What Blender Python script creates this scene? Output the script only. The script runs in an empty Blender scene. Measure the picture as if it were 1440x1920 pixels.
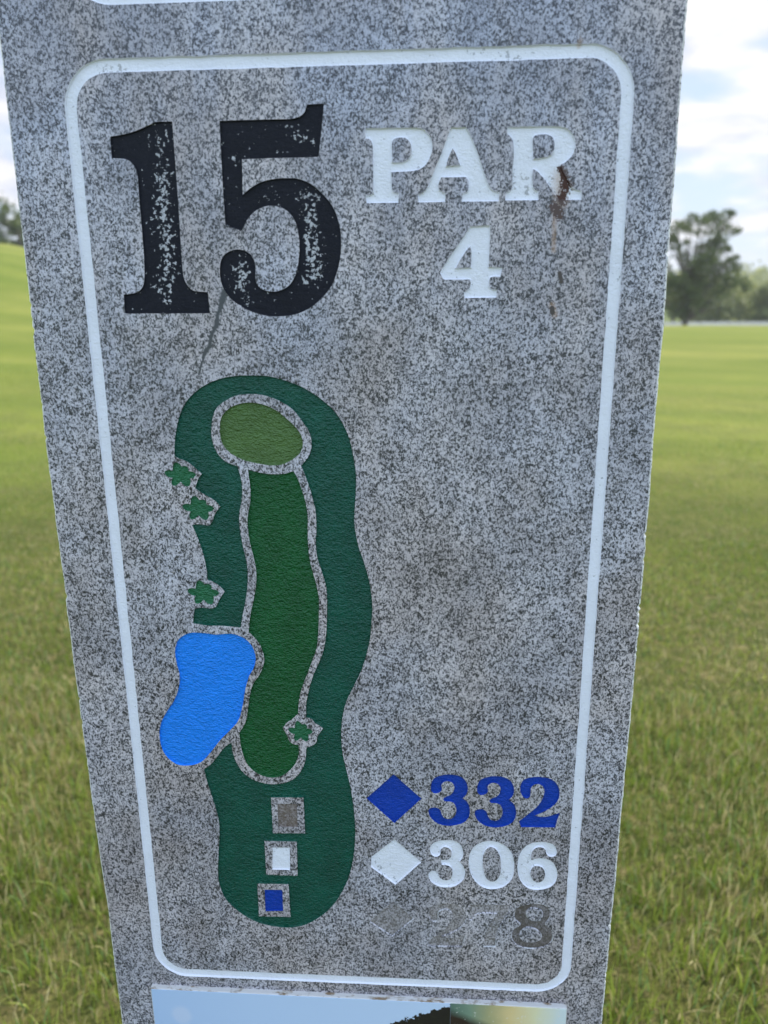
import bpy, math, random
import numpy as np
from mathutils import Vector, Matrix
random.seed(7); rng = np.random.default_rng(11)
C = bpy.context.scene

# ------------------------------------------------------------------ camera
F = 1442.0                                   # focal length in photo pixels (photo 1440 x 1920)
CX, CY = 720.0, 960.0
D = Vector((753.6-CX, 6189.0-CY, F)).normalized()      # world down, seen from the camera (x right, y down, z forward)
U = Vector((22277.5+CX, -(821.4-CY), -F)).normalized()
U = (U - D*U.dot(D)).normalized()            # along the slab, to the right
Zw = -D; Yw = Zw.cross(U)
R = Matrix((U, Yw, Zw))                      # camera frame -> world
CAM_H = 1.15
def ray(px, py): return R @ Vector((px-CX, py-CY, F))
_a, _b = ray(107, 980), ray(1210, 980)
CAM_D = 0.40/(_b.x/_b.y-_a.x/_a.y)
CAM = Vector((-(_a.x/_a.y+_b.x/_b.y)/2*CAM_D, -CAM_D, CAM_H))
def P(px, py):                               # photo pixel -> (x, z) on the slab's front plane y = 0
    r = ray(px, py); k = CAM_D/r.y
    return (CAM.x+r.x*k, CAM.z+r.z*k)
def at(px, py, dist):                        # point at a horizontal distance along a viewing direction
    r = ray(px, py); k = dist/math.hypot(r.x, r.y)
    return CAM + r*k
cd = bpy.data.cameras.new('camera'); cam = bpy.data.objects.new('camera', cd); C.collection.objects.link(cam)
cd.sensor_fit = 'HORIZONTAL'; cd.sensor_width = 36; cd.lens = 36*F/1440
cd.clip_start = 0.02; cd.clip_end = 3000
cx = R @ Vector((1,0,0)); cy = R @ Vector((0,-1,0)); cz = R @ Vector((0,0,-1))
cam.matrix_world = Matrix(((cx.x,cy.x,cz.x,CAM.x),(cx.y,cy.y,cz.y,CAM.y),(cx.z,cy.z,cz.z,CAM.z),(0,0,0,1)))
cd.dof.use_dof = True; cd.dof.focus_distance = 0.56; cd.dof.aperture_fstop = 36.0/4.1
C.camera = cam
C.render.resolution_x = 768; C.render.resolution_y = 1024

# ------------------------------------------------------------------ light
SUN_EL, SUN_AZ = math.radians(52), math.radians(48)     # azimuth from +Y (behind the slab) towards +X
sdir = Vector((math.sin(SUN_AZ)*math.cos(SUN_EL), math.cos(SUN_AZ)*math.cos(SUN_EL), math.sin(SUN_EL)))
sl = bpy.data.lights.new('sun', 'SUN'); so = bpy.data.objects.new('sun', sl); C.collection.objects.link(so)
sl.energy = 3.3; sl.angle = math.radians(0.55); sl.color = (1.0, 0.95, 0.86)
so.rotation_euler = sdir.to_track_quat('Z', 'Y').to_euler()
so.location = (3, 4, 8)

W = bpy.data.worlds.new('World'); C.world = W; W.use_nodes = True
nt = W.node_tree; nt.nodes.clear()
class NT:                                    # terse node helper
    def __init__(s, t): s.t = t
    def n(s, kind, ins=None, **props):
        nd = s.t.nodes.new(kind)
        for k, v in props.items(): setattr(nd, k, v)
        for k, v in (ins or {}).items(): s.set(nd, k, v)
        return nd
    def set(s, nd, k, v):
        if isinstance(v, bpy.types.Node): v = v.outputs[0]
        if isinstance(v, bpy.types.NodeSocket): s.t.links.new(v, nd.inputs[k])
        else:
            sk = nd.inputs[k]
            if sk.type == 'RGBA' and isinstance(v, tuple) and len(v) == 3: v = (*v, 1)
            sk.default_value = v
    def m(s, op, a, b=0.0, c=None, clamp=False):
        nd = s.n('ShaderNodeMath', operation=op, use_clamp=clamp)
        s.set(nd, 0, a); s.set(nd, 1, b)
        if c is not None: s.set(nd, 2, c)
        return nd.outputs[0]
    def v(s, op, a, b=(0,0,0)):
        nd = s.n('ShaderNodeVectorMath', operation=op); s.set(nd, 0, a)
        if op == 'SCALE': s.set(nd, 'Scale', b)
        else: s.set(nd, 1, b)
        return nd.outputs[0]
    def noise(s, vec, scale, detail=2, rough=.5, dist=0., col=False):
        nd = s.n('ShaderNodeTexNoise', {'Vector': vec, 'Scale': scale, 'Detail': detail, 'Roughness': rough, 'Distortion': dist})
        return nd.outputs[1 if col else 0]
    def ramp(s, fac, lo, hi, a=0., b=1., smooth=False):
        nd = s.n('ShaderNodeMapRange', {0: fac, 1: lo, 2: hi, 3: a, 4: b}, interpolation_type='SMOOTHSTEP' if smooth else 'LINEAR')
        return nd.outputs[0]
    def mix(s, fac, a, b, mode='MIX'):
        nd = s.n('ShaderNodeMix', data_type='RGBA', blend_type=mode)
        s.set(nd, 0, fac)
        for i, q in ((6, a), (7, b)):
            if isinstance(q, tuple) and len(q) == 3: q = (*q, 1)
            s.set(nd, i, q)
        return nd.outputs[2]
    def colramp(s, fac, stops, interp='LINEAR'):
        nd = s.n('ShaderNodeValToRGB'); s.set(nd, 0, fac); cr = nd.color_ramp; cr.interpolation = interp
        while len(cr.elements) < len(stops): cr.elements.new(.5)
        for e, (p, c) in zip(cr.elements, stops): e.position = p; e.color = (*c, 1)
        return nd.outputs[0]
w = NT(nt)
sky = w.n('ShaderNodeTexSky', sky_type='NISHITA', sun_disc=False, sun_elevation=SUN_EL, sun_rotation=SUN_AZ, air_density=1.0, dust_density=1.2, ozone_density=1.2)
tc = w.n('ShaderNodeTexCoord').outputs['Generated']
sep = w.n('ShaderNodeSeparateXYZ', {0: tc})
up = w.m('MAXIMUM', sep.outputs[2], 0.0)
kk = w.m('DIVIDE', 1.0, w.m('ADD', up, 0.22))
cc = w.n('ShaderNodeCombineXYZ', {0: w.m('MULTIPLY', sep.outputs[0], kk), 1: w.m('MULTIPLY', sep.outputs[1], kk), 2: w.m('MULTIPLY', sep.outputs[2], 4.6)}).outputs[0]
n1 = w.noise(w.v('ADD', cc, (3.1, 1.7, 0.4)), 2.6, 6, .5, .3)
n2 = w.noise(w.v('ADD', cc, (9.3, 4.1, 2.0)), 5.0, 5, .5, .2)
cloud = w.ramp(w.m('ADD', w.m('MULTIPLY', n1, .7), w.m('MULTIPLY', n2, .3)), .40, .57, 0, 1, True)
shade = w.ramp(n2, .35, .65, .78, 1.06)
ccol = w.mix(w.ramp(n2, .38, .6), (5.6, 5.75, 6.7), (7.9, 7.65, 7.65))
skyc = w.mix(1.0, sky.outputs[0], (1.25, 1.25, 1.25), 'MULTIPLY')
veil = w.mix(.72, skyc, (4.2, 5.2, 6.6))
both = w.mix(w.m('MULTIPLY', cloud, w.ramp(up, 0, .06, .75, .95)), veil, ccol)
back = w.ramp(sep.outputs[1], .25, -.55, 0, 1, True)      # unseen sky away from the sun, brightened and blued to fill the slab face
both = w.mix(w.m('MULTIPLY', back, .8), both, w.mix(w.m('MULTIPLY', cloud, .3), (7.6, 10.6, 15.0), (13.5, 14.0, 15.2)))
bg = w.n('ShaderNodeBackground', {0: both, 1: 0.08})
wo = w.n('ShaderNodeOutputWorld'); nt.links.new(bg.outputs[0], wo.inputs[0])
C.view_settings.view_transform = 'Standard'; C.view_settings.look = 'None'
C.view_settings.exposure = 0.84; C.view_settings.gamma = 1.0
C.render.engine = 'CYCLES'

# ------------------------------------------------------------------ helpers
def link(name, me, mat=None, parent=None):
    o = bpy.data.objects.new(name, me); C.collection.objects.link(o)
    if mat is not None and me is not None: me.materials.append(mat)
    if parent is not None: o.parent = parent
    return o
def tag(o, label=None, cat=None, group=None, kind=None):
    if label: o['label'] = label
    if cat: o['category'] = cat
    if group: o['group'] = group
    if kind: o['kind'] = kind
    return o
def mesh_np(name, verts, faces, smooth=False):
    me = bpy.data.meshes.new(name); me.from_pydata([tuple(v) for v in verts], [], [tuple(f) for f in faces]); me.update()
    if smooth: me.polygons.foreach_set('use_smooth', [True]*len(me.polygons))
    return me
def new_mat(name):
    m = bpy.data.materials.new(name); m.use_nodes = True; t = m.node_tree; t.nodes.clear(); return m, NT(t)
def finish(m, h, col, rough=.6, bump=None, strength=.3, dist=.001, spec=.5, extra=None):
    ins = {'Base Color': col, 'Roughness': rough, 'Specular IOR Level': spec}
    if extra: ins.update(extra)
    b = h.n('ShaderNodeBsdfPrincipled', ins)
    if bump is not None:
        bn = h.n('ShaderNodeBump', {'Strength': strength, 'Distance': dist, 'Height': bump})
        h.t.links.new(bn.outputs[0], b.inputs['Normal'])
    o = h.n('ShaderNodeOutputMaterial'); h.t.links.new(b.outputs[0], o.inputs[0]); return m
def objco(h): return h.n('ShaderNodeTexCoord').outputs['Object']
def capsule(h, co, p0, p1, r):               # 1 on the segment p0-p1 (photo pixels on the slab), 0 at radius r pixels
    a = P(*p0); b = P(*p1); A = (a[0], 0, a[1]); AB = (b[0]-a[0], 0, b[1]-a[1])
    flat = h.v('MULTIPLY', co, (1, 0, 1)); d = h.v('SUBTRACT', flat, A)
    L2 = max(AB[0]**2+AB[2]**2, 1e-12)
    dn = h.n('ShaderNodeVectorMath', operation='DOT_PRODUCT'); h.set(dn, 0, d); h.set(dn, 1, AB)
    t = h.m('DIVIDE', dn.outputs['Value'], L2, clamp=True)
    q = h.v('SUBTRACT', d, h.v('SCALE', AB, t))
    ln = h.n('ShaderNodeVectorMath', operation='LENGTH'); h.set(ln, 0, q)
    return h.ramp(ln.outputs['Value'], 0, r*.000363, 1, 0, True)
def maxall(h, L):
    o = L[0]
    for q in L[1:]: o = h.m('MAXIMUM', o, q)
    return o

def granite_colour(h, co):
    warp = h.v('SCALE', h.noise(co, 300, 2, .5, 0, True), .0016)
    c2 = h.v('ADD', co, warp)
    st = h.v('MULTIPLY', c2, (1.15, 1, .85))
    nA = h.noise(st, 780, 3, .66)
    nB = h.noise(h.v('ADD', st, (.7, .3, .9)), 900, 2, .6)
    big = h.noise(co, 70, 4, .65)
    vr = h.n('ShaderNodeTexVoronoi', {'Vector': h.v('MULTIPLY', c2, (1.1, 1, .9)), 'Scale': 640.0})
    vs = h.n('ShaderNodeSeparateColor', {0: vr.outputs['Color']}).outputs[0]
    g = h.m('ADD', h.m('ADD', h.m('MULTIPLY', nA, .58), h.m('MULTIPLY', nB, .34)), h.m('MULTIPLY_ADD', vs, .12, -.02))
    g = h.m('ADD', g, h.m('MULTIPLY', h.m('SUBTRACT', big, .5), .16))
    col = h.colramp(g, [(.400, (.022,.025,.032)), (.440, (.085,.090,.102)), (.470, (.225,.235,.25)), (.508, (.40,.415,.435)), (.570, (.64,.655,.68))])
    tint = h.noise(co, 9, 3, .6)
    col = h.mix(h.ramp(tint, .40, .60, 0, .9), h.mix(1.0, col, (.97, .925, 1.0), 'MULTIPLY'), h.mix(1.0, col, (1.0, .88, .87), 'MULTIPLY'))
    col = h.mix(h.ramp(h.noise(h.v('ADD', co, (3, 1, 2)), 14, 4, .62), .40, .60, 0, 1), col, (.76, .75, .75), 'MULTIPLY')
    mica = h.noise(h.v('ADD', co, (.2, .9, .4)), 230, 2, .5)
    col = h.mix(h.ramp(mica, .66, .74, 0, .5), col, (.40, .36, .35))
    return col, g
def weather(h, co, col):
    sp = h.n('ShaderNodeSeparateXYZ', {0: co})
    n = h.noise(co, 420, 3, .6); n2_ = h.noise(co, 900, 2, .6)
    rust = maxall(h, [capsule(h, co, (1052,316), (1060,335), 10), capsule(h, co, (1063,345), (1054,374), 17), capsule(h, co, (1040,388), (1048,402), 17)])
    rm = h.ramp(h.m('ADD', h.m('MULTIPLY', rust, .5), h.m('MULTIPLY', h.m('ADD', n, h.m('MULTIPLY', n2_, 1.3)), .85)), 1.14, 1.30)
    halo = maxall(h, [capsule(h, co, (1050,330), (1052,378), 26), capsule(h, co, (1040,385), (1038,470), 9), capsule(h, co, (1086,84), (1088,76), 9), capsule(h, co, (1035,572), (1040,590), 12)])
    gate = lambda q, f: h.m('MULTIPLY', h.ramp(q, .0, .12), f)
    hm = h.ramp(h.m('ADD', h.m('MULTIPLY', halo, .8), n2_), .75, 1.4, 0, .6)
    dk = maxall(h, [capsule(h, co, (1049,512), (1053,528), 7), capsule(h, co, (1035,578), (1036,586), 9)])
    dm = h.ramp(h.m('ADD', dk, h.m('MULTIPLY', n, .6)), .75, .95)
    col = h.mix(gate(halo, hm), col, (.42, .25, .14)); col = h.mix(gate(dk, dm), col, (.05, .035, .03))
    return h.mix(gate(rust, rm), col, (.06, .022, .014))

def mat_granite():
    m, h = new_mat('granite'); co = objco(h); col, g = granite_colour(h, co)
    col = weather(h, co, col)
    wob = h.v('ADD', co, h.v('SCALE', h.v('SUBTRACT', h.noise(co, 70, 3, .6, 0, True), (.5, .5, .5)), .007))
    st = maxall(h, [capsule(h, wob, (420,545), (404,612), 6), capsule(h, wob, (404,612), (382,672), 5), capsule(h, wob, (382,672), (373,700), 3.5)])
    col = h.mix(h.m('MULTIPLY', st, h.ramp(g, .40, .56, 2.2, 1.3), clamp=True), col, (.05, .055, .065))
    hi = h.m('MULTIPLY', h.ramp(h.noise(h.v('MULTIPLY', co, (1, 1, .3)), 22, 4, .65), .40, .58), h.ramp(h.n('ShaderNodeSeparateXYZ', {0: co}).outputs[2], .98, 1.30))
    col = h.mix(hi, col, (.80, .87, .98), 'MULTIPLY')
    # brownish vertical streaks, stronger towards the bottom
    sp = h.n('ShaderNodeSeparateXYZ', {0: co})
    streak = h.noise(h.v('MULTIPLY', co, (1, 1, .16)), 60, 4, .65)
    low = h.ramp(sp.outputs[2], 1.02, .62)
    col = h.mix(h.m('MULTIPLY', h.ramp(streak, .35, .75), h.m('ADD', .30, h.m('MULTIPLY', low, .6))), col, (.68, .66, .64), 'MULTIPLY')
    pit = h.ramp(h.noise(co, 700, 2, .5), .3, .7)
    return finish(m, h, col, h.ramp(g, .4, .6, .34, .48), h.m('ADD', pit, g), .25, .0003, .75)
M_GRAN = mat_granite()
def mat_arris():
    m, h = new_mat('chipped_granite_edge'); co = objco(h)
    n = h.noise(co, 520, 3, .6)
    col = h.colramp(n, [(.34, (.08,.08,.09)), (.44, (.5,.5,.5)), (.55, (.74,.74,.73))])
    return finish(m, h, col, .7, n, .5, .0005)
M_ARRIS = mat_arris()

def mat_paint(name, base, chips=(), chipbase=.0, peel=.5, fine=False, rough=.5, worn=None, mott=.12, spec=.36):
    m, h = new_mat(name); co = objco(h)
    big = h.noise(co, 45, 3, .6); sm = h.noise(co, 500, 2, .6)
    dark = tuple(c*(1-mott*1.6) for c in base); lite = tuple(min(1, c*(1+mott)) for c in base)
    col = h.mix(h.ramp(big, .3, .7), dark, lite)
    col = h.mix(h.ramp(sm, .3, .75, 0, .12), col, tuple(min(1, c*1.1+.04) for c in base))
    if chips or chipbase:
        gcol, g = granite_colour(h, co)
        gl = h.mix(.7, gcol, (.50, .52, .56))
        wv = h.v('ADD', co, h.v('SCALE', h.noise(co, 260, 2, .5, 0, True), .003))
        n = h.noise(wv, 360, 4, .6)
        dens = maxall(h, [h.m('MULTIPLY', capsule(h, co, a, b, r), s) for a, b, r, s in chips]) if chips else 0.0
        e = h.m('ADD', n, h.m('MULTIPLY', dens, .165)); e = h.m('ADD', e, chipbase)
        chip = h.ramp(e, .655, .672)
        col = h.mix(chip, col, gl)
    if worn:                                  # paint mostly gone: bare stone with a brown film
        gcol, g = granite_colour(h, co)
        col = h.mix(h.ramp(h.noise(co, 110, 3, .6), .35, .65, worn, min(1, worn*1.5)), gcol, base)
    col = weather(h, co, col)
    st = h.v('MULTIPLY', co, (.78, 1, 1.1))
    pe = h.m('ADD', h.noise(st, 400, 3, .55, .2), h.m('MULTIPLY', h.noise(st, 800, 2, .5), .3))
    return finish(m, h, col, rough, pe, peel, .0026, spec)
WHITE = (.77, .785, .86)
M_WHITE = mat_paint('white_paint', WHITE, [((690,360),(700,365),16,.7), ((780,311),(784,312),8,.8), ((970,330),(985,350),24,.85), ((1030,345),(1050,370),26,.8), ((985,358),(990,362),8,1)], .0, .25, mott=.03)
M_WHITE_B = mat_paint('white_border_paint', WHITE, [((190,130),(225,128),16,.9),((880,97),(980,104),14,.65),((1160,290),(1178,295),14,.7),((1155,500),(1160,530),14,.6)], -.01, .25, mott=.03)
M_WHITE_C = mat_paint('white_yardage_paint', WHITE, [((705,1618),(712,1630),14,1.0),((820,1640),(850,1655),22,.6),((990,1610),(990,1620),12,.9),((940,1640),(960,1650),16,.7),((700,1635),(745,1655),10,.7)], -.005, .3, mott=.05)
M_BLACK = mat_paint('black_paint', (.010,.011,.018), [((296,255),(300,330),32,.66), ((300,330),(306,420),34,.86), ((302,360),(304,425),22,1.0), ((312,440),(316,535),30,.9), ((318,490),(312,530),18,1.0),
   ((295,535),(310,560),24,.75), ((560,368),(590,368),17,.95), ((580,385),(585,450),24,.95), ((583,450),(592,515),30,1.05), ((575,520),(573,530),14,.85), ((450,505),(452,530),30,1.05), ((455,545),(468,570),14,.75), ((435,295),(442,305),12,.85), ((545,240),(575,262),24,.62),((500,360),(515,372),16,.6)], -.012, .22, rough=.6, mott=.1, spec=.15)
M_ROUGH = mat_paint('dark_green_paint', (.001,.072,.047), (), 0, .75, rough=.38, mott=.14)
M_FAIR = mat_paint('mid_green_paint', (.003,.086,.022), (), 0, .9, rough=.36, mott=.12)
M_GREEN = mat_paint('olive_green_paint', (.075,.15,.040), (), 0, .85, rough=.4, mott=.1)
M_TREE = mat_paint('leaf_green_paint', (.016,.13,.055), (), 0, .8, rough=.4)
M_POND = mat_paint('bright_blue_paint', (.006,.225,.86), (), 0, .7, rough=.4, mott=.06)
M_BLUE = mat_paint('royal_blue_paint', (.001,.042,.36), (), 0, .45, rough=.4, mott=.1)
M_WORN8 = mat_paint('worn_brown_paint', (.10,.083,.070), (), 0, .3, worn=.68, rough=.6)
M_WORN = mat_paint('almost_bare_paint', (.22,.195,.175), (), 0, .3, worn=.43, rough=.6)
M_WORNSQ = mat_paint('worn_brown_tee_paint', (.15,.115,.09), (), 0, .3, worn=.6, rough=.6)

# ------------------------------------------------------------------ contours traced on the stone face
def tf(ox, oy, s): return lambda L: [P(ox+q[0]/s, oy+q[1]/s) + ((1,) if len(q) > 2 else (0,)) for q in L]
t1 = tf(280, 690, 3.2727); t2 = tf(280, 1150, 3.2); t3 = tf(180, 170, 4.268); t4 = tf(390, 170, 4.268)
t5 = tf(670, 220, 3.2727); t6 = tf(800, 400, 9.0); t7 = tf(670, 1430, 3.6)
def spline(pts, step=.0009):                  # closed Catmull-Rom loop with sharp corners where flagged
    n = len(pts); out = []
    for i in range(n):
        p0, p1, p2, p3 = pts[i-1], pts[i], pts[(i+1) % n], pts[(i+2) % n]
        a, b = Vector(p1[:2]), Vector(p2[:2])
        pm = a-(b-a)*.0001 if p1[2] else Vector(p0[:2]); pn = b+(b-a)*.0001 if p2[2] else Vector(p3[:2])
        if p1[2] and p2[2]: out.append(a); 
        if p1[2] and p2[2]:
            k = max(1, int((b-a).length/.006))
            for j in range(1, k): out.append(a.lerp(b, j/k))
            continue
        m1 = (b-pm)*.5 if not p1[2] else (b-a)*.8; m2 = (pn-a)*.5 if not p2[2] else (b-a)*.8
        L = (b-a).length; m1 = m1*min(1, L*1.3/max(m1.length,1e-9)); m2 = m2*min(1, L*1.3/max(m2.length,1e-9))
        k = max(2, int(L/step))
        for j in range(k):
            t = j/k; t_2, t_3 = t*t, t*t*t
            out.append(a*(2*t_3-3*t_2+1)+m1*(t_3-2*t_2+t)+b*(-2*t_3+3*t_2)+m2*(t_3-t_2))
    return out
def area(L): return sum(L[i-1].x*L[i].y-L[i].x*L[i-1].y for i in range(len(L)))/2
def orient(L, ccw): return L if (area(L) > 0) == ccw else L[::-1]
def offset(L, d):                             # to the left of travel
    n = len(L); out = []
    for i in range(n):
        e1 = (L[i]-L[i-1]).normalized(); e2 = (L[(i+1) % n]-L[i]).normalized()
        n1 = Vector((-e1.y, e1.x)); n2 = Vector((-e2.y, e2.x)); b = n1+n2
        b = b.normalized() if b.length > .1 else n1
        out.append(L[i]+b*min(d/max(b.dot(n1), .4), abs(d)*2.2) if d > 0 else L[i]+b*d/max(b.dot(n1), .4))
    return out
def fill(loops):                              # even-odd filled triangles of nested 2-D loops
    cu = bpy.data.curves.new('tmp', 'CURVE'); cu.dimensions = '2D'; cu.fill_mode = 'FRONT'
    K = 100.0
    for L in loops:
        s = cu.splines.new('POLY'); s.points.add(len(L)-1); s.use_cyclic_u = True
        for p, q in zip(s.points, L): p.co = (q.x*K, q.y*K, 0, 1)
    o = bpy.data.objects.new('tmp', cu); C.collection.objects.link(o)
    me = bpy.data.meshes.new_from_object(o.evaluated_get(bpy.context.evaluated_depsgraph_get()))
    V = [(v.co.x/K, v.co.y/K) for v in me.vertices]; Fc = [tuple(p.vertices) for p in me.polygons]
    bpy.data.objects.remove(o); bpy.data.curves.remove(cu); bpy.data.meshes.remove(me)
    return V, Fc
def facing(V, Fc):                            # make front faces look to -Y (x right, z up)
    out = []
    for f in Fc:
        a = sum(V[f[i-1]][0]*V[f[i]][2]-V[f[i]][0]*V[f[i-1]][2] for i in range(len(f)))
        out.append(f if a > 0 else f[::-1])
    return out
HOLES = []
root = link('granite_tee_marker', None); tag(root, 'tall grey speckled granite hole marker with black 15 and a green hole map', 'tee marker')
m, h = new_mat('paint_residue'); co = objco(h); gc, _g = granite_colour(h, co)
M_RES = finish(m, h, h.mix(h.ramp(h.noise(co, 95, 2, .5), .50, .66, 0, .7), gc, (.55, .56, .58)), .6)
def tray(name, mat, outer, holes=(), label=None, depth=.0013, inset=.00045, sm=True):
    loops = [orient(L, True) for L in [outer]] + [orient(L, False) for L in holes]
    HOLES.extend(loops)
    V, Fc = [], []
    ins = [offset(L, inset) for L in loops]
    for L, I in zip(loops, ins):
        M1 = [a.lerp(b, .35) for a, b in zip(L, I)]
        b0 = len(V); n = len(L)
        V += [(p.x, 0, p.y) for p in L] + [(p.x, depth*.25, p.y) for p in M1] + [(p.x, depth, p.y) for p in I]
        for r in range(2):
            for i in range(n):
                j = (i+1) % n; a = b0+r*n
                Fc.append((a+j, a+i, a+n+i, a+n+j))
    v2, f2 = fill(ins); b0 = len(V)
    V += [(x, depth, z) for x, z in v2]
    Fc = Fc + facing(V, [tuple(b0+i for i in f) for f in f2])
    me = mesh_np(name, V, Fc); o = link(name, me, mat, root)
    if name.startswith('yardage') and depth < .001:
        me.materials.append(M_RES); nw = sum(2*len(L) for L in loops)
        me.polygons.foreach_set('material_index', [1]*nw+[0]*(len(me.polygons)-nw))
    if label: o['label'] = label
    return o
S = spline

# frame borders
def plane_rect(px4):
    q = [Vector(P(*p)) for p in px4]; return q
TL, TR, BR, BL = plane_rect([(124.3,125.5), (1183.1,92.6), (1058.9,1854.9), (300.3,1821.3)])
def rrect(c4, off, r, step=8):
    tl, tr, br, bl = c4; out = []
    ex = (tr-tl).normalized(); ez = (tl-bl).normalized()
    pts = [(bl, -1, -1), (br, 1, -1), (tr, 1, 1), (tl, -1, 1)]
    for (p, sx, sz), a0 in zip(pts, (180, 270, 0, 90)):
        c = p + ex*sx*(off-r) + ez*sz*(off-r)
        for k in range(step+1):
            a = math.radians(a0+90*k/step); out.append(c+ex*r*math.cos(a)+ez*r*math.sin(a))
    dense = []
    for i in range(len(out)):
        a, b = out[i], out[(i+1) % len(out)]; k = max(1, int((b-a).length/.008))
        dense += [a.lerp(b, j/k) for j in range(k)]
    return dense
HB = .0037
def wob(L, a=.00012):
    return [p+Vector((rng.normal(0, a), rng.normal(0, a))) for p in L]
tray('painted_border', M_WHITE_B, wob(rrect((TL,TR,BR,BL), HB, .0275, 12)), [wob(rrect((TL,TR,BR,BL), -HB, .0200, 12))], 'white rounded frame around the whole hole panel')
shift = Vector(P(200, -4.5))-Vector(P(200, 122.8))
UB = [TL+shift+Vector((0,.26)), TR+shift+Vector((0,.26)), TR+shift, TL+shift]
UB = [q+Vector((.0035 if i in (0,3) else 0, 0)) for i, q in enumerate(UB)]
tray('painted_border', M_WHITE_B, rrect(UB, HB, .0275, 10), [rrect(UB, -HB, .0200, 10)], 'white frame of the panel above, only its lower edge in view')

one = S(t3([(115,367,1),(210,352),(300,328),(390,290),(470,250,1),(610,246,1),(625,450),(640,650),(655,850),(668,1050),(680,1250),(690,1400),(702,1490),(733,1560),(785,1602),(895,1613,1),(912,1782,1),(242,1784,1),(232,1776,1),(222,1632,1),(300,1622),(352,1597),(380,1550),(388,1490),(385,1350),(372,1170),(358,1000),(345,850),(335,700),(320,632),(285,577),(230,547),(125,540,1)]))
five = S(t4([(92,242,1),(300,235),(500,230),(660,226),(725,210),(765,182),(780,150),(790,110,1),(928,104,1),(908,320),(886,522,1),(878,530,1),(700,536),(480,541),(272,550,1),(275,690),(278,833,1),(340,780),(430,730),(520,708),(620,700),(720,706),(820,745),(910,820),(980,900),(1030,1000),(1060,1120),(1066,1240),(1055,1360),(1030,1460),(990,1560),(920,1650),(830,1730),(730,1780),(620,1803),(500,1805),(400,1785),(300,1745),(200,1680),(140,1610),(105,1530),(95,1430),(110,1345),(160,1292),(235,1271),(310,1287),(355,1330),(378,1390),(380,1450),(382,1520),(410,1570),(460,1600),(530,1608),(600,1590),(660,1545),(705,1460),(725,1360),(733,1250),(722,1130),(690,1030),(630,960),(560,928),(480,922),(400,950),(330,1010),(290,1080),(270,1122,1),(140,1082,1),(115,700)]))
tray('hole_digit', M_BLACK, one, label='large black engraved digit 1 with chipped paint')
tray('hole_digit', M_BLACK, five, label='large black engraved digit 5 with chipped paint')
tray('par_letter', M_WHITE, S(t5([(48,68,1),(380,65),(430,95),(458,150),(455,220),(420,290),(370,322),(300,332),(210,335,1),(211,425),(222,455),(255,468,1),(252,524,1),(58,526,1),(50,482,1),(80,475),(97,450),(97,320),(95,190),(88,150),(70,132),(48,128,1)])),
     [S(t5([(212,165),(218,140),(240,127),(290,125),(320,150),(332,190),(328,235),(305,262),(270,275),(214,276,1)]))], 'white letter P')
tray('par_letter', M_WHITE, S(t5([(572,62,1),(668,60,1),(700,120),(740,220),(775,330),(805,410),(830,445),(872,460,1),(868,515,1),(640,517,1),(648,464,1),(675,455),(682,425),(680,385),(665,366,1),(515,368,1),(498,410),(505,445),(540,467,1),(540,518,1),(375,522,1),(370,475,1),(402,462),(432,425),(470,330),(520,210)])),
     [S(t5([(585,190,1),(605,225),(630,292,1),(545,300,1),(560,245)]))], 'white letter A')
tray('par_letter', M_WHITE, S(t5([(920,60,1),(1000,58),(1230,55),(1295,75),(1330,120),(1338,175),(1320,230),(1280,272),(1250,290,1),(1262,330),(1300,400),(1325,435),(1378,452,1),(1376,505,1),(1235,508,1),(1190,440),(1140,370),(1100,328),(1078,318,1),(1073,360),(1080,430),(1110,455,1),(1112,508,1),(907,510,1),(912,462,1),(940,448),(950,420),(952,330),(960,240),(958,160),(945,125),(920,100,1)])),
     [S(t5([(1078,130),(1100,108),(1160,105),(1200,125),(1210,180),(1195,225),(1150,245),(1080,255,1)]))], 'white letter R with a rust stain on its leg')
tray('par_digit', M_WHITE, S(t6([(735,222,1),(1072,203,1),(1066,500),(1048,908,1),(1285,912,1),(1240,1068,1),(1110,1070),(1068,1100),(1055,1180),(1065,1250),(1110,1280),(1185,1290,1),(1178,1420,1),(640,1430,1),(625,1330,1),(700,1285),(735,1230),(742,1160),(735,1116,1),(290,1118,1),(220,1000,1),(400,720),(600,430)])),
     [S(t6([(740,555,1),(757,700),(742,915,1),(490,925,1),(580,765),(690,600)]))], 'white digit 4')
Z3 = [(500,140),(520,105),(570,85),(620,80),(680,88),(725,115),(745,160),(740,205),(712,240,1),(745,270),(760,320),(750,370),(715,405),(660,422),(600,425),(540,408),(495,370),(480,330),(492,308),(530,303),(560,320),(570,350),(590,375),(630,380),(660,355),(668,310),(650,272),(620,262),(590,260),(580,245),(598,230),(635,213),(655,175),(645,140),(615,125),(585,130),(567,150),(570,180),(555,200),(520,207),(498,185)]
Z2 = [(1100,190),(1105,145),(1130,112),(1190,97),(1250,98),(1310,112),(1350,150),(1365,210),(1350,260),(1310,300),(1260,330),(1198,357,1),(1240,366),(1290,362),(1330,350),(1368,338,1),(1350,385),(1335,437,1),(1105,435,1),(1092,395,1),(1150,350),(1220,290),(1255,230),(1262,180),(1240,150),(1205,145),(1175,165),(1168,200),(1165,228),(1140,242),(1115,225)]
def sh(L, dx, dy, sx=1, sy=1, ox=0, oy=0): return [((q[0]-ox)*sx+ox+dx, (q[1]-oy)*sy+oy+dy)+tuple(q[2:]) for q in L]
tray('yardage_diamond', M_BLUE, S(t7([(245,78,1),(432,242,1),(250,408,1),(62,240,1)])), label='royal blue diamond')
tray('yardage_digit', M_BLUE, S(t7(Z3)), label='first blue 3 of 332')
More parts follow.
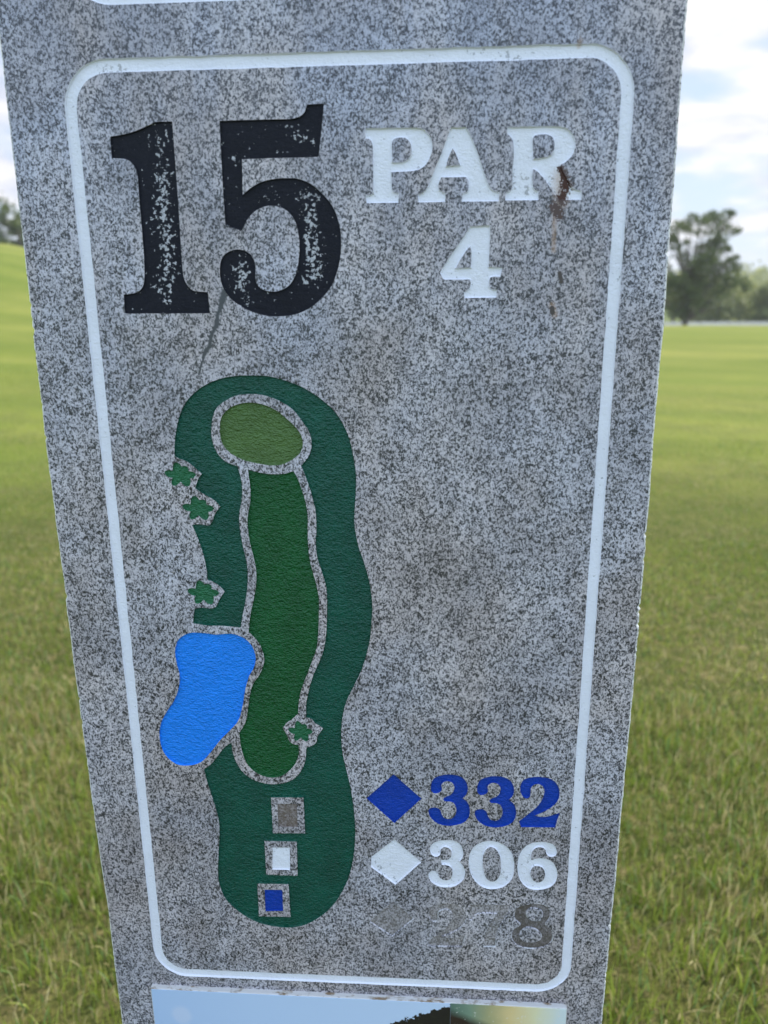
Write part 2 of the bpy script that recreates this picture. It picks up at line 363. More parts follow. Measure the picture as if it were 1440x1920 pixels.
tray('yardage_digit', M_BLUE, S(t7(sh(Z3, 312, 11))), label='second blue 3 of 332')
tray('yardage_digit', M_BLUE, S(t7(Z2)), label='blue 2 of 332')
tray('yardage_diamond', M_WHITE_C, S(t7([(250,517,1),(432,672,1),(258,825,1),(92,705,1),(95,635,1)])), label='white diamond with a chipped left corner')
tray('yardage_digit', M_WHITE_C, S(t7([(490,590),(500,555),(540,530),(600,523),(660,530),(700,560),(715,610),(708,645),(690,668,1),(715,700),(728,740),(715,790),(670,828),(610,842),(550,835),(500,805),(480,765),(488,740),(515,728),(545,745),(555,775),(585,792),(620,790),(640,760),(638,715),(610,694),(570,690,1),(563,655,1),(605,655),(630,638),(635,600),(615,575),(585,570),(562,590),(560,620),(535,635),(505,625)])), label='white 3 of 306')
tray('yardage_digit', M_WHITE_C, S(t7([(905,528),(970,545),(1030,590),(1057,660),(1058,720),(1045,780),(1000,830),(940,852),(870,850),(810,815),(770,760),(753,690),(758,620),(790,565),(845,535)])), [S(t7([(905,570),(940,590),(965,640),(970,700),(962,760),(935,795),(905,803),(875,785),(853,735),(846,680),(852,620),(875,582)]))], 'white 0 of 306')
tray('yardage_digit', M_WHITE_C, S(t7([(1225,535),(1290,540),(1330,560),(1347,600),(1335,630),(1300,635),(1275,615),(1270,590),(1245,572),(1210,575),(1180,600),(1172,640),(1177,658,1),(1220,645),(1280,650),(1325,680),(1350,740),(1340,800),(1300,840),(1230,858),(1160,850),(1110,810),(1085,750),(1082,680),(1100,610),(1150,555)])), [S(t7([(1215,697),(1250,710),(1267,745),(1260,785),(1230,808),(1195,800),(1170,765),(1172,725),(1188,703)]))], 'white 6 of 306')
WD = dict(depth=.0008, inset=.0006)
tray('yardage_diamond', M_WORN, S(t7([(240,935,1),(385,1055,1),(235,1175,1),(80,1075,1)])), label='nearly bare worn diamond', **WD)
tray('yardage_digit', M_WORN, S(t7(sh(Z2, -620, 855, .97, .86, 1095, 97))), label='nearly bare worn 2 of 278', **WD)
tray('yardage_digit', M_WORN, S(t7([(755,960,1),(1035,960,1),(1025,1010),(975,1090),(945,1160),(935,1245,1),(850,1245,1),(862,1160),(895,1090),(940,1022,1),(850,1018),(800,1030),(775,1065,1),(755,1065,1)])), label='nearly bare worn 7 of 278', **WD)
tray('yardage_digit', M_WORN8, S(t7([(1190,955),(1260,962),(1300,1000),(1300,1050),(1272,1095),(1310,1130),(1320,1190),(1285,1235),(1220,1255),(1140,1255),(1070,1230),(1040,1180),(1052,1130),(1100,1095),(1065,1060),(1062,1010),(1100,970)])),
     [S(t7([(1190,985),(1240,1000),(1250,1040),(1235,1065),(1190,1070),(1152,1050),(1143,1015),(1160,992)])), S(t7([(1150,1115),(1200,1125),(1238,1160),(1235,1195),(1190,1212),(1130,1210),(1100,1180),(1108,1138)]))], 'worn brown 8 of 278', **WD)

# hole map
rough = t1([(155,540,1),(155,470),(165,380),(190,280),(235,195),(310,125),(400,78),(500,52),(620,45),(740,52),(860,85),(960,128),(1060,195),(1140,270),(1195,355),(1232,450),(1255,560),(1268,650),(1268,740),(1262,850),(1258,940),(1268,1020),(1285,1100),(1320,1200),(1350,1310),(1366,1420),(1368,1500),(1360,1600)]) \
 + t2([(1325,150),(1302,250),(1270,345),(1230,430),(1190,510),(1165,590),(1152,690),(1155,800),(1170,890),(1195,990),(1215,1090),(1228,1180),(1235,1290),(1232,1400),(1218,1500),(1190,1600),(1145,1690),(1085,1770),(1010,1830),(930,1870),(850,1885),(760,1880),(670,1860),(590,1825),(520,1775),(460,1715),(425,1640),(412,1560),(415,1450),(420,1350),(420,1270),(405,1190),(380,1110),(350,1020),(328,935,1),(370,905),(410,855),(450,805),(493,775,1),(500,830),(520,890),(550,940),(600,985),(660,1012),(730,1025),(810,1018),(870,990),(910,945),(935,885),(943,805,1),(960,800),(985,790),(1003,770),(1010,738),(1042,690,1),(1025,675),(995,660),(975,635),(940,622,1),(942,540),(960,450),(985,370),(1020,290),(1045,220),(1060,130),(1065,30)]) \
 + t1([(1090,1400),(1080,1320),(1055,1240),(1030,1160),(1022,1080),(1025,980),(1020,880),(1000,790),(975,710),(945,630),(930,600,1),(965,560),(990,510),(995,450),(980,390),(940,330),(890,265),(830,218),(760,185),(680,163),(600,160),(530,170),(460,205),(410,250),(388,310),(380,390),(390,460),(420,525),(470,575),(540,602,1),(558,660),(570,740),(565,820),(552,900),(555,980),(570,1070),(590,1160),(603,1240),(603,1330),(590,1430),(572,1520),(560,1592,1),(450,1582),(360,1580),(268,1565,1),(277,1478,1),(320,1470),(380,1475),(410,1462),(430,1420),(462,1372,1),(440,1345),(400,1315),(357,1300,1),(350,1230),(330,1140),(300,1050),(262,962,1),(310,958),(365,965),(390,935),(400,900),(435,850,1),(415,825),(380,800),(320,765),(280,738,1),(290,710),(300,680),(322,650,1),(290,620),(260,595),(225,570),(190,558)])
SQO = [[(730,1105,1),(925,1105,1),(935,1320,1),(742,1320,1)], [(690,1365,1),(885,1370,1),(890,1575,1),(702,1568,1)], [(648,1622,1),(835,1625,1),(848,1822,1),(658,1818,1)]]
SQI = [[(768,1143,1),(885,1143,1),(890,1283,1),(775,1280,1)], [(740,1405,1),(843,1405,1),(845,1540,1),(738,1537,1)], [(692,1658,1),(798,1660,1),(803,1785,1),(697,1787,1)]]
tray('map_rough', M_ROUGH, S(rough), [S(t2(q)) for q in SQO], 'dark teal green band of the hole map')
for q, mt, lb in zip(SQI, (M_WORNSQ, M_WHITE, M_BLUE), ('worn brown tee square', 'white tee square', 'royal blue tee square')):
    tray('map_tee_square', mt, S(t2(q)), label=lb, depth=.0009, inset=.0003)
tray('map_green', M_GREEN, S(t1([(620,212),(700,225),(770,255),(830,300),(890,355),(930,410),(942,470),(925,520),(880,560),(820,590),(750,598),(660,585),(580,565),(510,530),(465,490),(440,440),(433,380),(440,310),(480,255),(545,222)])), label='olive green oval of the hole map')
tray('map_fairway', M_FAIR, S(t1([(605,622,1),(690,645),(770,652),(830,648),(885,632,1),(915,690),(940,760),(960,830),(972,910),(972,1000),(975,1090),(985,1180),(1005,1260),(1025,1330),(1040,1420)])
  + t2([(1017,14),(1015,90),(1005,200),(975,290),(945,370),(915,450),(898,520),(893,600,1),(872,620),(850,640),(825,655),(800,688,1),(825,730),(840,765),(865,785),(897,790,1),(895,850),(870,910),(820,960),(760,985),(690,978),(620,940),(575,880),(550,800),(540,718,1),(578,650),(592,570),(605,480),(625,420),(660,370),(685,310),(688,260),(670,200),(640,155),(596,110,1)])
  + t1([(620,1520),(640,1420),(655,1330),(655,1240),(640,1160),(615,1060),(603,960),(605,900),(618,830),(620,740)])), label='mid green strip of the hole map')
tray('map_pond', M_POND, S(t2([(210,130),(260,115),(340,120),(400,127),(480,122),(540,135),(590,165),(625,215),(638,275),(625,330),(598,378),(575,460),(560,550),(535,640),(490,695),(430,755),(370,830),(320,885),(260,910),(180,910),(120,875),(80,820),(62,740),(70,660),(105,590),(150,520),(178,440),(182,370),(165,300),(155,230),(170,165)])), label='bright blue pond of the hole map')
T1 = [(148,590),(165,578),(185,588),(195,603,1),(222,601),(240,612),(240,632,1),(268,638),(287,656),(268,674),(252,676,1),(254,705),(242,726),(215,720),(192,698,1),(170,718),(146,722),(135,702),(142,674,1),(115,668),(94,648),(98,632),(120,626),(142,630,1)]
for dx, dy, lb in ((0,0,'topmost star-shaped tree of the map'), (110,206,'star-shaped tree just below the topmost'), (142,724,'star-shaped tree just above the pond')):
    tray('map_tree', M_TREE, S(t1(sh(T1, dx, dy))), label=lb, depth=.0010, inset=.0004)
T4 = [((q[0]-190)*.75+908, (q[1]-652)*.83+706)+tuple(q[2:]) for q in T1]
tray('map_tree', M_TREE, S(t2(T4)), label='star-shaped tree at the fairway edge', depth=.0009, inset=.0004)

# slab
eL = [(-8,0),(0,60),(27,300),(47.5,470),(71,690),(107,980),(141,1250),(177,1520),(203.5,1700),(230.5,1920)]
eR = [(1286,0),(1263.5,300),(1241,610),(1225,800),(1203,1080),(1183,1310),(1163.5,1520),(1142.5,1740),(1125.5,1920)]
L_ = [Vector(P(*p)) for p in eL]; R_ = [Vector(P(*p)) for p in eR]
ztop = 1.150+.46
L_ = [Vector((L_[0].x, ztop))]+L_+[Vector((L_[-1].x+.0008, -.12))]; R_ = [Vector((R_[0].x, ztop))]+R_+[Vector((R_[-1].x-.0008, -.12))]
def densify(L, step=.0022):
    o = []
    for a, b in zip(L, L[1:]):
        k = max(1, int((b-a).length/step)); o += [a.lerp(b, j/k) for j in range(k)]
    return o+[L[-1]]
def rag(L, sx):
    o = []; w_ = 0
    for i, p in enumerate(L):
        w_ = w_*.8+rng.normal(0, .00010)
        chip = .0014*rng.random() if rng.random() < .05 else 0
        o.append(Vector((p.x+w_-sx*chip, p.y)))
    return o
loop = rag(densify(R_), 1)[::-1]             # bottom right -> top right
top = densify([R_[0], Vector(((R_[0].x+L_[0].x)/2, ztop+.035)), L_[0]], .01)[1:-1]
loop = loop + top + rag(densify(L_), -1)
loop = orient(loop, True)
V2, F2 = fill([loop]+HOLES)
V = [(x, 0, z) for x, z in V2]; Fc = facing(V, F2); mi = [0]*len(Fc)
n = len(loop); rings = []
for off, y in ((0,0), (-.0011,.0009), (-.0016,.0022), (-.0022,.094), (-.0008,.0965)):
    base = len(V); LL = offset(loop, off) if off else loop
    V += [(p.x, y, p.y) for p in LL]; rings.append(base)
for r, (a, b) in enumerate(zip(rings, rings[1:])):
    for i in range(n):
        j = (i+1) % n; Fc.append((a+j, a+i, b+i, b+j)); mi.append(1 if r < 2 else 0)
Fc.append(tuple(rings[-1]+i for i in range(n))[::-1]); mi.append(0)
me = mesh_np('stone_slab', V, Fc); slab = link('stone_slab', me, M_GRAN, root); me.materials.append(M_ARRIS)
me.polygons.foreach_set('material_index', mi)

# photo plaque glued on below the panel
m, h = new_mat('printed_sunset_photo'); co = objco(h)
q0 = P(285, 1845); q1 = P(1062, 1881)
sp = h.n('ShaderNodeSeparateXYZ', {0: co})
ex = (q1[0]-q0[0]); uu = h.m('DIVIDE', h.m('SUBTRACT', sp.outputs[0], q0[0]), ex)
tl = h.m('ADD', q0[1], h.m('MULTIPLY', uu, q1[1]-q0[1])); vv = h.m('DIVIDE', h.m('SUBTRACT', tl, sp.outputs[2]), ex)   # 0 at the top edge, growing downwards
edge = h.noise(co, 120, 4, .7); soft = h.noise(co, 40, 3, .6)
u2 = h.m('ADD', uu, h.m('MULTIPLY', h.m('SUBTRACT', soft, .5), .05))
skyp = h.colramp(uu, [(0, (.44,.59,.83)), (.25, (.50,.64,.86)), (.65, (.55,.68,.88))])
glow = h.colramp(u2, [(.725, (.09,.16,.13)), (.775, (.20,.29,.21)), (.82, (.40,.38,.20)), (.875, (.74,.58,.28)), (.93, (.76,.72,.46)), (.985, (.66,.74,.74))])
dk = h.ramp(h.m('SUBTRACT', h.m('ADD', vv, h.m('MULTIPLY', soft, .02)), h.m('MULTIPLY', h.m('MAXIMUM', h.m('SUBTRACT', uu, .73), 0), .42)), .026, .052)
glow = h.mix(dk, glow, (.035, .022, .02))
col = h.mix(h.ramp(uu, .7265, .7275), skyp, glow)
# crown: treetop slope rising to the right, with a leafy outline
crown = h.m('SUBTRACT', h.m('ADD', vv, h.m('MULTIPLY', h.m('SUBTRACT', edge, .5), .085)), h.m('MINIMUM', h.m('MULTIPLY', h.m('SUBTRACT', .727, uu), .46), .145))
cm = h.m('MULTIPLY', h.ramp(crown, .008, .0095), h.ramp(uu, .7275, .7265))
col = h.mix(cm, col, (.018, .016, .018))
fleck = h.m('MULTIPLY', h.ramp(h.noise(co, 330, 3, .6), .66, .69), h.ramp(uu, .73, .74))
col = h.mix(h.m('MULTIPLY', fleck, .6), col, (.75, .74, .68))
spot = capsule(h, co, (343,1892), (345,1896), 32)
col = h.mix(h.ramp(spot, .05, .5, 0, .35), col, (.72, .74, .86))
M_PRINT = finish(m, h, col, .22, None, spec=.5)
m, h = new_mat('dirty_white_tile_edge'); co = objco(h)
cl = h.mix(h.ramp(h.noise(h.v('MULTIPLY', co, (.5,1,1)), 160, 4, .65), .52, .64), (.62,.61,.60), (.24,.17,.10))
M_EDGE = finish(m, h, cl, .6)
pq = [Vector(P(285.4,1845)), Vector(P(1062,1882))]
dx = pq[1]-pq[0]; dn = Vector((dx.y, -dx.x)).normalized()
A_, B_ = pq; Cq, Dq = B_+dn*.19, A_+dn*.19
def plaque(name, c4, y0, y1, mat, par, bev=.0004):
    c = sum(c4, Vector((0,0)))/4; i4 = [p+(c-p).normalized()*bev*1.4 for p in c4]
    ring = [(c4, y1), (c4, y0+bev), (i4, y0)]
    V = [(p.x, y, p.y) for L, y in ring for p in L]; Fs = []
    for r in range(2):
        for i in range(4): j = (i+1) % 4; Fs.append((r*4+i, r*4+j, r*4+4+j, r*4+4+i))
    Fs += [(8,9,10,11), (3,2,1,0)]
    me = mesh_np(name, V, Fs); return link(name, me, mat, par)
tile = plaque('photo_tile', [A_, B_, Cq, Dq], -.0042, 0, M_EDGE, root)
i4 = [A_+Vector((.0006,-.0006)), B_+Vector((-.0006,-.0006)), Cq+Vector((-.0006,.0006)), Dq+Vector((.0006,.0006))]
plaque('printed_picture', i4, -.0045, -.0040, M_PRINT, tile, .0001)
tag(tile, 'glossy photo tile with pale blue sky and dark treetops')

# ------------------------------------------------------------------ terrain
def sstep(a, b, x): t = np.clip((x-a)/(b-a), 0, 1); return t*t*(3-2*t)
def terrain(x, y):
    x = np.asarray(x, float); y = np.asarray(y, float)
    d = np.hypot(x, y); th = np.degrees(np.arctan2(x, np.maximum(y, 1e-3)))
    th = np.where(y < 0, np.sign(x)*90, th)
    z = .012*np.sin(x*1.3+.5)*np.sin(y*1.1)*sstep(.8, 4, d) + .05*np.sin(x*.31)*np.sin(y*.27+1)*sstep(3, 12, d)
    left = sstep(-8, -30, th)
    z = z + left*5.2*sstep(8, 62, d)*(1+.07*np.sin(x*.11)) + left*.25*np.sin(d*.22+x*.05)*sstep(10, 30, d)
    right = 1-left
    z = z - right*2.1*sstep(36, 62, d) - left*3.5*sstep(64, 110, d)
    z = z + .045*np.sin(d*.33+x*.25)*sstep(5, 9, d)*(1-sstep(36, 44, d))
    z = z + right*(.10*np.sin(d*.28+x*.1))*sstep(8, 20, d)*(1-sstep(36, 44, d))
    z = z + 9*sstep(120, 420, d) + 6*sstep(400, 900, d)
    return z
xs, ys = [], []
rad = np.concatenate([[0], np.geomspace(.4, 1600, 210)]); ang = np.linspace(0, 2*np.pi, 241)[:-1]
V = [(0, 0, 0)]; Fs = []
for r in rad[1:]:
    xx = r*np.cos(ang); yy = r*np.sin(ang); zz = terrain(xx, yy)
    V += list(zip(xx, yy, zz))
na = len(ang)
for i in range(na): Fs.append((0, 1+i, 1+(i+1) % na))
for k in range(len(rad)-2):
    a = 1+k*na; b = a+na
    for i in range(na): j = (i+1) % na; Fs.append((a+i, b+i, b+j, a+j))
m, h = new_mat('turf'); co = objco(h)
sp = h.n('ShaderNodeSeparateXYZ', {0: co})
ln = h.n('ShaderNodeVectorMath', operation='LENGTH'); h.set(ln, 0, co); dist = ln.outputs['Value']
fine = h.noise(co, 60, 4, .65); midn = h.noise(co, 7, 4, .65); bign = h.noise(co, .45, 4, .6); huge = h.noise(h.v('MULTIPLY', co, (.35, 1, 1)), .16, 3, .6)
near = h.mix(h.ramp(midn, .35, .65), (.055,.075,.016), (.12,.12,.035))
near = h.mix(h.ramp(h.noise(co, 22, 3, .6), .52, .66, 0, .7), near, (.23,.19,.085))
near = h.mix(h.ramp(fine, .5, .35, 0, .6), near, (.045,.055,.018))
far = h.mix(h.ramp(bign, .32, .68), (.135,.180,.028), (.225,.250,.050))
far = h.mix(h.ramp(huge, .42, .6, 0, .75), far, (.26,.265,.065))
far = h.mix(h.m('MULTIPLY', h.ramp(h.noise(co, 1.6, 5, .65), .45, .62), h.ramp(dist, 12, 5, .15, .8)), far, (.135,.15,.045))
far = h.mix(h.ramp(midn, .55, .75, 0, .3), far, (.15,.15,.045))
wv = h.n('ShaderNodeTexWave', {'Vector': co, 'Scale': .055, 'Distortion': 2.2, 'Detail': 2.0, 'Detail Scale': .4}, wave_type='BANDS', bands_direction='Y').outputs[1]
rot = h.n('ShaderNodeVectorRotate', {'Vector': co, 'Angle': math.radians(24)}, rotation_type='Z_AXIS').outputs[0]
wv2 = h.n('ShaderNodeTexWave', {'Vector': rot, 'Scale': .14, 'Distortion': 5.0, 'Detail': 3.0, 'Detail Scale': .35}, wave_type='BANDS', bands_direction='Y').outputs[1]
far = h.mix(h.ramp(wv2, .35, .9, 0, .38), far, (.115,.165,.026))
far = h.mix(h.ramp(wv, .3, .8, 0, .22), far, (.115,.155,.026))
dd = h.m('ADD', dist, h.m('MULTIPLY', h.m('SUBTRACT', bign, .5), 2.5))
col = h.mix(h.ramp(dd, 2.5, 6.5, 0, 1, True), near, far)
col = h.mix(h.ramp(dist, 70, 140), col, (.10,.13,.04))
M_TURF = finish(m, h, col, .9, h.m('ADD', fine, h.m('MULTIPLY', midn, 2)), .8, .03, .1)
gr = link('ground', mesh_np('ground', V, Fs, True), M_TURF); tag(gr, 'mown green turf rolling away to the trees', kind='structure')

# pond water beyond the field
m, h = new_mat('pond_water')
finish(m, h, (.62,.66,.68), .10, h.noise(objco(h), 3.0, 2, .5), .12, .05)
pc = at(1440, 600, 78)
V = [(pc.x+26*math.cos(a)*(1+.1*math.sin(3*a)), pc.y+11*math.sin(a), 0) for a in np.linspace(0, 2*np.pi, 49)[:-1]]
me = mesh_np('water', [(x, y, -1.22) for x, y, _ in V]+[(x, y, -1.5) for x, y, _ in V], [tuple(range(48))]+[(i, i+48, (i+1) % 48+48, (i+1) % 48) for i in range(48)])
tag(link('water', me, m), 'thin pale strip of pond water beyond the field', kind='structure')

# ------------------------------------------------------------------ grass blades
m, h = new_mat('grass_blades')
at_ = h.n('ShaderNodeAttribute', attribute_name='blade').outputs[0]
b1 = h.n('ShaderNodeBsdfPrincipled', {'Base Color': at_, 'Roughness': .5, 'Specular IOR Level': .35})
b2 = h.n('ShaderNodeBsdfTranslucent', {0: at_}); mx = h.n('ShaderNodeMixShader', {0: .38})
h.t.links.new(b1.outputs[0], mx.inputs[1]); h.t.links.new(b2.outputs[0], mx.inputs[2])
oo = h.n('ShaderNodeOutputMaterial'); h.t.links.new(mx.outputs[0], oo.inputs[0]); M_BLADE = m
def blades(name, x, y, hgt, wid, seed, straw=.27):
    r = np.random.default_rng(seed); n = len(x)
    z = terrain(x, y); a = r.uniform(0, 2*np.pi, n); lean = np.abs(r.normal(.15, .4, n)); la = r.uniform(0, 2*np.pi, n)
    clump = .5+.5*np.sin(x*5.1+1.3*np.sin(y*3.7))*np.sin(y*4.3+x)
    hgt = hgt*(.7+.5*clump)
    base = np.stack([x, y, z-.004], 1); side = np.stack([np.cos(a), np.sin(a), 0*a], 1)*(wid[:,None]*.5)
    ldir = np.stack([np.cos(la), np.sin(la), 0*la], 1); upv = np.array([0, 0, 1.])
    V = np.zeros((n, 7, 3))
    for k, (t, ww) in enumerate(((0, 1.), (.4, .95), (.75, .65))):
        c = base+upv*(hgt*t*(1-.25*lean*t))[:,None]+ldir*(hgt*lean*t*t)[:,None]
        V[:, 2*k] = c-side*ww; V[:, 2*k+1] = c+side*ww
    V[:, 6] = base+upv*(hgt*(1-.3*lean))[:,None]+ldir*(hgt*lean*1.05)[:,None]
    idx = (np.arange(n)*7)[:,None]
    quads = np.concatenate([idx+np.array([0,1,3,2]), idx+np.array([2,3,5,4])], 1).reshape(-1, 4)
    tris = (idx+np.array([4,5,6])).reshape(-1, 3)
    me = bpy.data.meshes.new(name); me.vertices.add(n*7); me.vertices.foreach_set('co', V.reshape(-1).astype(np.float32))
    loops = np.concatenate([quads.reshape(-1), tris.reshape(-1)]); me.loops.add(len(loops)); me.loops.foreach_set('vertex_index', loops.astype(np.int32))
    st = np.concatenate([np.arange(len(quads))*4, len(quads)*4+np.arange(len(tris))*3]); me.polygons.add(len(st))
    me.polygons.foreach_set('loop_start', st.astype(np.int32)); me.update(calc_edges=True)
    g1 = np.array([.12,.19,.022]); g2 = np.array([.40,.46,.085]); g3 = np.array([.17,.28,.09]); s1 = np.array([.58,.52,.27]); s2 = np.array([.32,.25,.11])
    pt = .55+.75*np.sin(x*3.1+2.2*np.sin(y*2.3+1))*np.sin(y*3.4+1.5*np.sin(x*1.7)); t = np.clip(r.random((n,1))*.75+.35*(pt[:,None]-.3), 0, 1); col = g1*(1-t)+g2*t
    q = r.random(n); col = np.where((q < .18)[:,None], g3, col)
    patch = .5+.5*np.sin(x*2.3+2*np.sin(y*1.9))*np.cos(y*2.9+x*.7)
    isS = r.random(n) < straw*(.35+1.5*patch); mixs = r.random((n,1))
    col = np.where(isS[:,None], s1*(1-mixs)+s2*mixs, col)*r.uniform(.8, 1.2, (n,1))
    c4 = np.ones((n,7,4)); c4[:,:,:3] = col[:,None,:]
    at = me.color_attributes.new('blade', 'FLOAT_COLOR', 'POINT'); at.data.foreach_set('color', c4.reshape(-1).astype(np.float32))
    return me
def scatter(x0, x1, y0, y1, dens, seed):
    r = np.random.default_rng(seed); n = int((x1-x0)*(y1-y0)*dens); return r.uniform(x0, x1, n), r.uniform(y0, y1, n), r
X, Y, H, Wd = [], [], [], []
for (x0,x1,y0,y1,dn_,hh,ww) in ((-1.7,1.9,-.5,1.6,12000,.050,.0024), (-2.8,3.0,1.6,3.2,8000,.027,.0032), (-4.5,4.8,3.2,6.0,3000,.018,.0042), (-7,8,6.0,11.0,700,.014,.006)):
    x, y, r = scatter(x0, x1, y0, y1, dn_, int(dn_))
    keep = ~((np.abs(x) < .21) & (y > -.01) & (y < .11)); x, y = x[keep], y[keep]
    X.append(x); Y.append(y); H.append(hh*r.uniform(.55, 1.3, len(x))); Wd.append(ww*r.uniform(.6, 1.3, len(x)))
me = blades('grass', *[np.concatenate(q) for q in (X, Y, H, Wd)], 5)
tag(link('grass', me, M_BLADE), 'short green and straw coloured grass blades around the marker', 'grass', kind='stuff')
r = np.random.default_rng(77); nt_ = 520                    # loose tufts, thickest close to the stone
tx = r.uniform(-1.7, 1.9, nt_); ty = -.3+1.7*r.random(nt_)**1.7; k_ = r.integers(8, 26, nt_)
x = np.repeat(tx, k_)+r.normal(0, .016, k_.sum()); y = np.repeat(ty, k_)+r.normal(0, .016, k_.sum())
keep = ~((np.abs(x) < .21) & (y > -.01) & (y < .11)); x, y = x[keep], y[keep]
me = blades('tall_grass', x, y, .080*(1.05-.35*np.clip(y, 0, 1.5))*r.uniform(.45, 1.3, len(x)), .0031*r.uniform(.6, 1.5, len(x)), 6, .22)
tag(link('tall_grass', me, M_BLADE), 'longer uncut grass blades near the marker foot', 'grass', kind='stuff')

# ------------------------------------------------------------------ trees
def mat_leaf(name, a, b, tr=.3):
    m, h = new_mat(name); oi = objco(h)
    col = h.mix(h.ramp(h.noise(oi, 1.1, 3, .6), .35, .65), a, b)
    b1 = h.n('ShaderNodeBsdfPrincipled', {'Base Color': col, 'Roughness': .6, 'Specular IOR Level': .25})
    b2 = h.n('ShaderNodeBsdfTranslucent', {0: col}); mx = h.n('ShaderNodeMixShader', {0: tr})
    h.t.links.new(b1.outputs[0], mx.inputs[1]); h.t.links.new(b2.outputs[0], mx.inputs[2])
    oo = h.n('ShaderNodeOutputMaterial'); h.t.links.new(mx.outputs[0], oo.inputs[0]); return m
M_LEAF = mat_leaf('dark_foliage', (.075,.10,.035), (.13,.16,.055))
M_LEAF2 = mat_leaf('olive_foliage', (.12,.145,.05), (.20,.22,.075))
M_LEAF3 = mat_leaf('sunlit_foliage', (.26,.28,.08), (.36,.37,.12))
m, h = new_mat('bark'); M_BARK = finish(m, h, h.mix(h.noise(objco(h), 6, 4, .6), (.05,.04,.03), (.13,.11,.085)), .9)
def leaves(name, clumps, size, mat, parent, seed, dens=1.0):
    r = np.random.default_rng(seed); P_, S_ = [], []
    for c, rad_ in clumps:
        nn = int(max(40, 210*dens*(rad_/size/6)**2)); q = r.normal(0, 1, (nn, 3)); q /= np.linalg.norm(q, axis=1)[:,None]
        rr = rad_*r.random(nn)**.45; q = q*rr[:,None]*np.array([1, 1, .85])
        spike = r.random(nn) < .10; q[spike] *= 1.45
        P_.append(q+np.array(c)); 
    Pn = np.concatenate(P_); n = len(Pn)
    a = r.normal(0, 1, (n,3)); a /= np.linalg.norm(a, axis=1)[:,None]; b = np.cross(a, r.normal(0, 1, (n,3))); b /= np.linalg.norm(b, axis=1)[:,None]
    s = size*r.uniform(.5, 1.25, (n,1)); V = np.stack([Pn-a*s, Pn-b*s*.45, Pn+a*s, Pn+b*s*.45], 1).reshape(-1, 3)
    Fq = np.arange(n*4).reshape(-1, 4)
    return link(name, mesh_np(name, V, Fq), mat, parent)
def limb(V, Fs, a, b, ra, rb, k=7):
    a, b = Vector(a), Vector(b); d = (b-a).normalized(); u = d.orthogonal().normalized(); v = d.cross(u); i0 = len(V)
    for c, r_ in ((a, ra), (b, rb)):
        for j in range(k): t = 2*math.pi*j/k; V.append(tuple(c+(u*math.cos(t)+v*math.sin(t))*r_))
    for j in range(k): Fs.append((i0+j, i0+(j+1) % k, i0+k+(j+1) % k, i0+k+j))
def tree(name, base, clumps, size, mat, label, cat='tree', group=None, trunk_r=.25, seed=1, dens=1.0):
    base = Vector(base); t = link(name, None); t.location = base; tag(t, label, cat, group)
    loc = [((c[0]-base.x, c[1]-base.y, c[2]-base.z), r_) for c, r_ in clumps]
    V, Fs = [], []; r = random.Random(seed)
    hgt = max(c[2] for c, _ in loc); p = Vector((0, 0, -.3)); stem = [p]
    for k in range(1, 6): stem.append(Vector((r.uniform(-.1,.1)*k*trunk_r*2, r.uniform(-.1,.1)*k*trunk_r*2, hgt*.8*k/5)))
    for k in range(5): limb(V, Fs, stem[k], stem[k+1], trunk_r*(1-.17*k), trunk_r*(1-.17*(k+1)))
    for c, rr in loc:
        k = max(1, min(4, int(c[2]/max(hgt*.8, .1)*5*.6))); limb(V, Fs, stem[k], c, trunk_r*.32, trunk_r*.06, 5)
    link('trunk', mesh_np('trunk', V, Fs, True), M_BARK, t)
    leaves('crown', loc, size, mat, t, seed, dens); return t
def px_clumps(L, ox, oy, s, dist, seed, depth=2.0):
    r = random.Random(seed); out = []
    for (x, y, rad_) in L:
        dd = dist+r.uniform(-depth, depth); out.append((tuple(at(ox+x/s, oy+y/s, dd)), rad_/s/F*dist*1.02))
    return out
big = [(330,610,48),(285,700,44),(330,770,40),(400,590,45),(480,520,38),(440,620,36),(560,560,46),(620,520,42),(655,480,22),(700,540,48),(790,500,44),(830,480,24),(750,610,48),(830,640,34),(885,635,22),(640,640,36),(540,660,34),(640,760,46),(720,700,50),(560,800,46),(700,790,50),(640,860,60),(790,800,26),(380,870,46),(420,740,26),(540,920,70),(660,940,70),(800,900,30),(870,875,22),(770,950,40),(860,970,46),(440,1030,50),(560,1050,80),(700,1060,80),(820,1080,70),(910,1110,58),(960,1150,34),(340,1080,70),(270,1150,60),(460,1150,80),(600,1180,80),(740,1190,60),(380,1270,70),(500,1280,56),(620,1280,36),(300,1300,50),(370,1380,46),(200,640,60),(140,760,70),(90,900,80),(160,1000,90),(60,1080,70),(120,1200,80),(200,1290,60)]
bt = at(1285, 603, 66); zb = float(terrain(bt.x, bt.y))
tree('lone_tree', (bt.x, bt.y, zb), px_clumps([(a, b, c*1.3) for a, b, c in big], 1200, 300, 4.8, 66, 3), .19, M_LEAF, 'tall dark broad tree with gaps in its crown, right of the marker', seed=4, trunk_r=.26, dens=1.7)
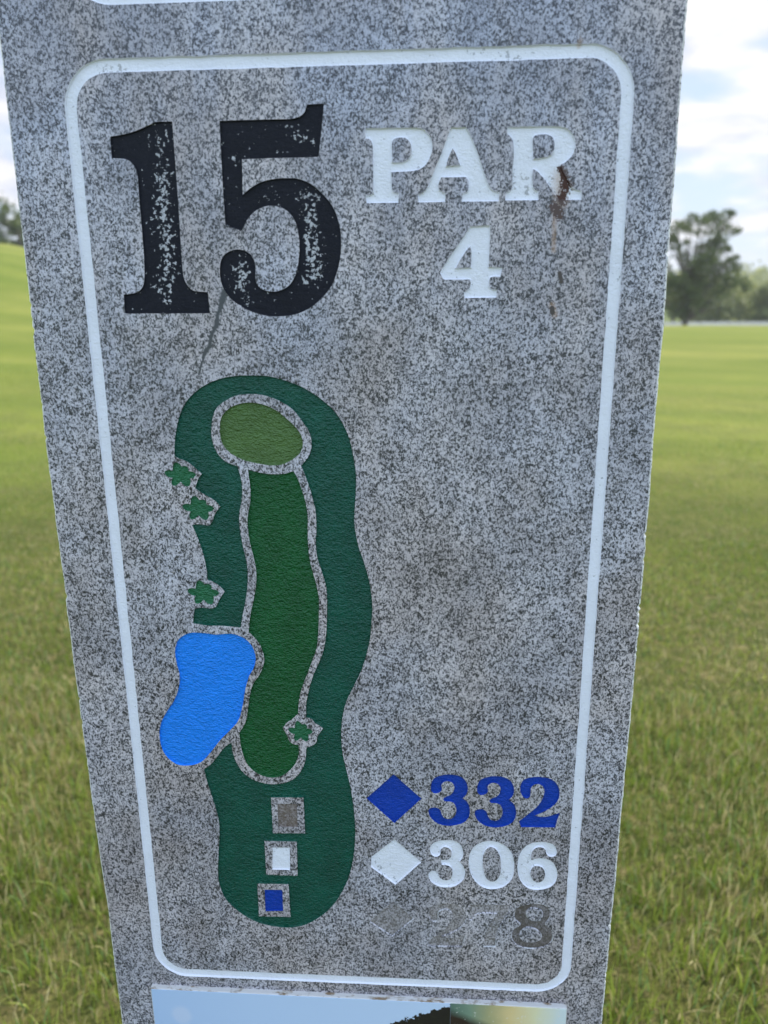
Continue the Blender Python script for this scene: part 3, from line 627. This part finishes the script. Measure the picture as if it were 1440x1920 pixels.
def bush(name, px, py, dist, wpx, hpx, mat, label, seed, size=.3, cat='tree', group=None):
    r = random.Random(seed); L = []
    for i in range(22):
        u_ = r.uniform(-1, 1); v_ = r.uniform(0, 1); k = math.sqrt(max(0, 1-u_*u_)); L.append((px+u_*wpx/2, py-v_*hpx*(.25+.7*k), r.uniform(.13,.24)*min(wpx, hpx*1.2)))
    b = at(px, py, dist); z = float(terrain(b.x, b.y))
    return tree(name, (b.x, b.y, z), px_clumps(L, 0, 0, 1, dist, seed, wpx/F*dist*.35), size, mat, label, cat, group, trunk_r=.2, seed=seed, dens=.9)
g = 'bushy trees across the pond'
bush('bushy_tree', 1345, 602, 105, 85, 80, M_LEAF2, 'rounded olive tree right behind the lone tree', 21, .4, group=g)
bush('bushy_tree', 1400, 604, 112, 70, 66, M_LEAF3, 'yellow-green low tree between two darker ones past the pond', 22, .4, group=g)
bush('bushy_tree', 1440, 604, 104, 60, 78, M_LEAF2, 'dull green tree at the right edge of the view', 23, .4, group=g)
bush('bushy_tree', 1262, 602, 108, 60, 90, M_LEAF2, 'green tree half hidden by the right side of the marker', 24, .4, group=g)
g = 'trees on the hill at left'
bush('hill_tree', 2, 486, 82, 74, 112, M_LEAF, 'dark round tree on the hill at the left edge', 31, .3, group=g)
bush('hill_tree', 40, 486, 78, 60, 86, M_LEAF, 'dark tree touching the left side of the marker above the hill', 32, .3, group=g)
# far wooded hillside: one mass
r = random.Random(9); cl = []
for i in range(420):
    th = math.radians(r.uniform(-50, 55)); d = r.uniform(170, 330)
    x, y = d*math.sin(th), d*math.cos(th); z = float(terrain(x, y)); hh = r.uniform(3, 6)
    cl.append(((x, y, z+hh*.7), hh)); 
wood = leaves('far_wood', cl, .95, M_LEAF3, None, 91, .55)
tag(wood, 'pale green wooded hillside far beyond the field', 'woodland', kind='stuff')

# air
m, h = new_mat('haze_air'); vo = h.n('ShaderNodeVolumePrincipled', {'Color': (.86,.92,1.0), 'Density': .0006, 'Anisotropy': .2})
oo = h.n('ShaderNodeOutputMaterial'); h.t.links.new(vo.outputs[0], oo.inputs['Volume'])
q = 1700; zb_, zt_ = -8.0, 60.0
hz = link('haze', mesh_np('haze', [(-q,-q,zb_),(q,-q,zb_),(q,q,zb_),(-q,q,zb_),(-q,-q,zt_),(q,-q,zt_),(q,q,zt_),(-q,q,zt_)], [(0,3,2,1),(4,5,6,7),(0,1,5,4),(1,2,6,5),(2,3,7,6),(3,0,4,7)]), m)
tag(hz, 'thin pale summer haze over the fields', kind='stuff')
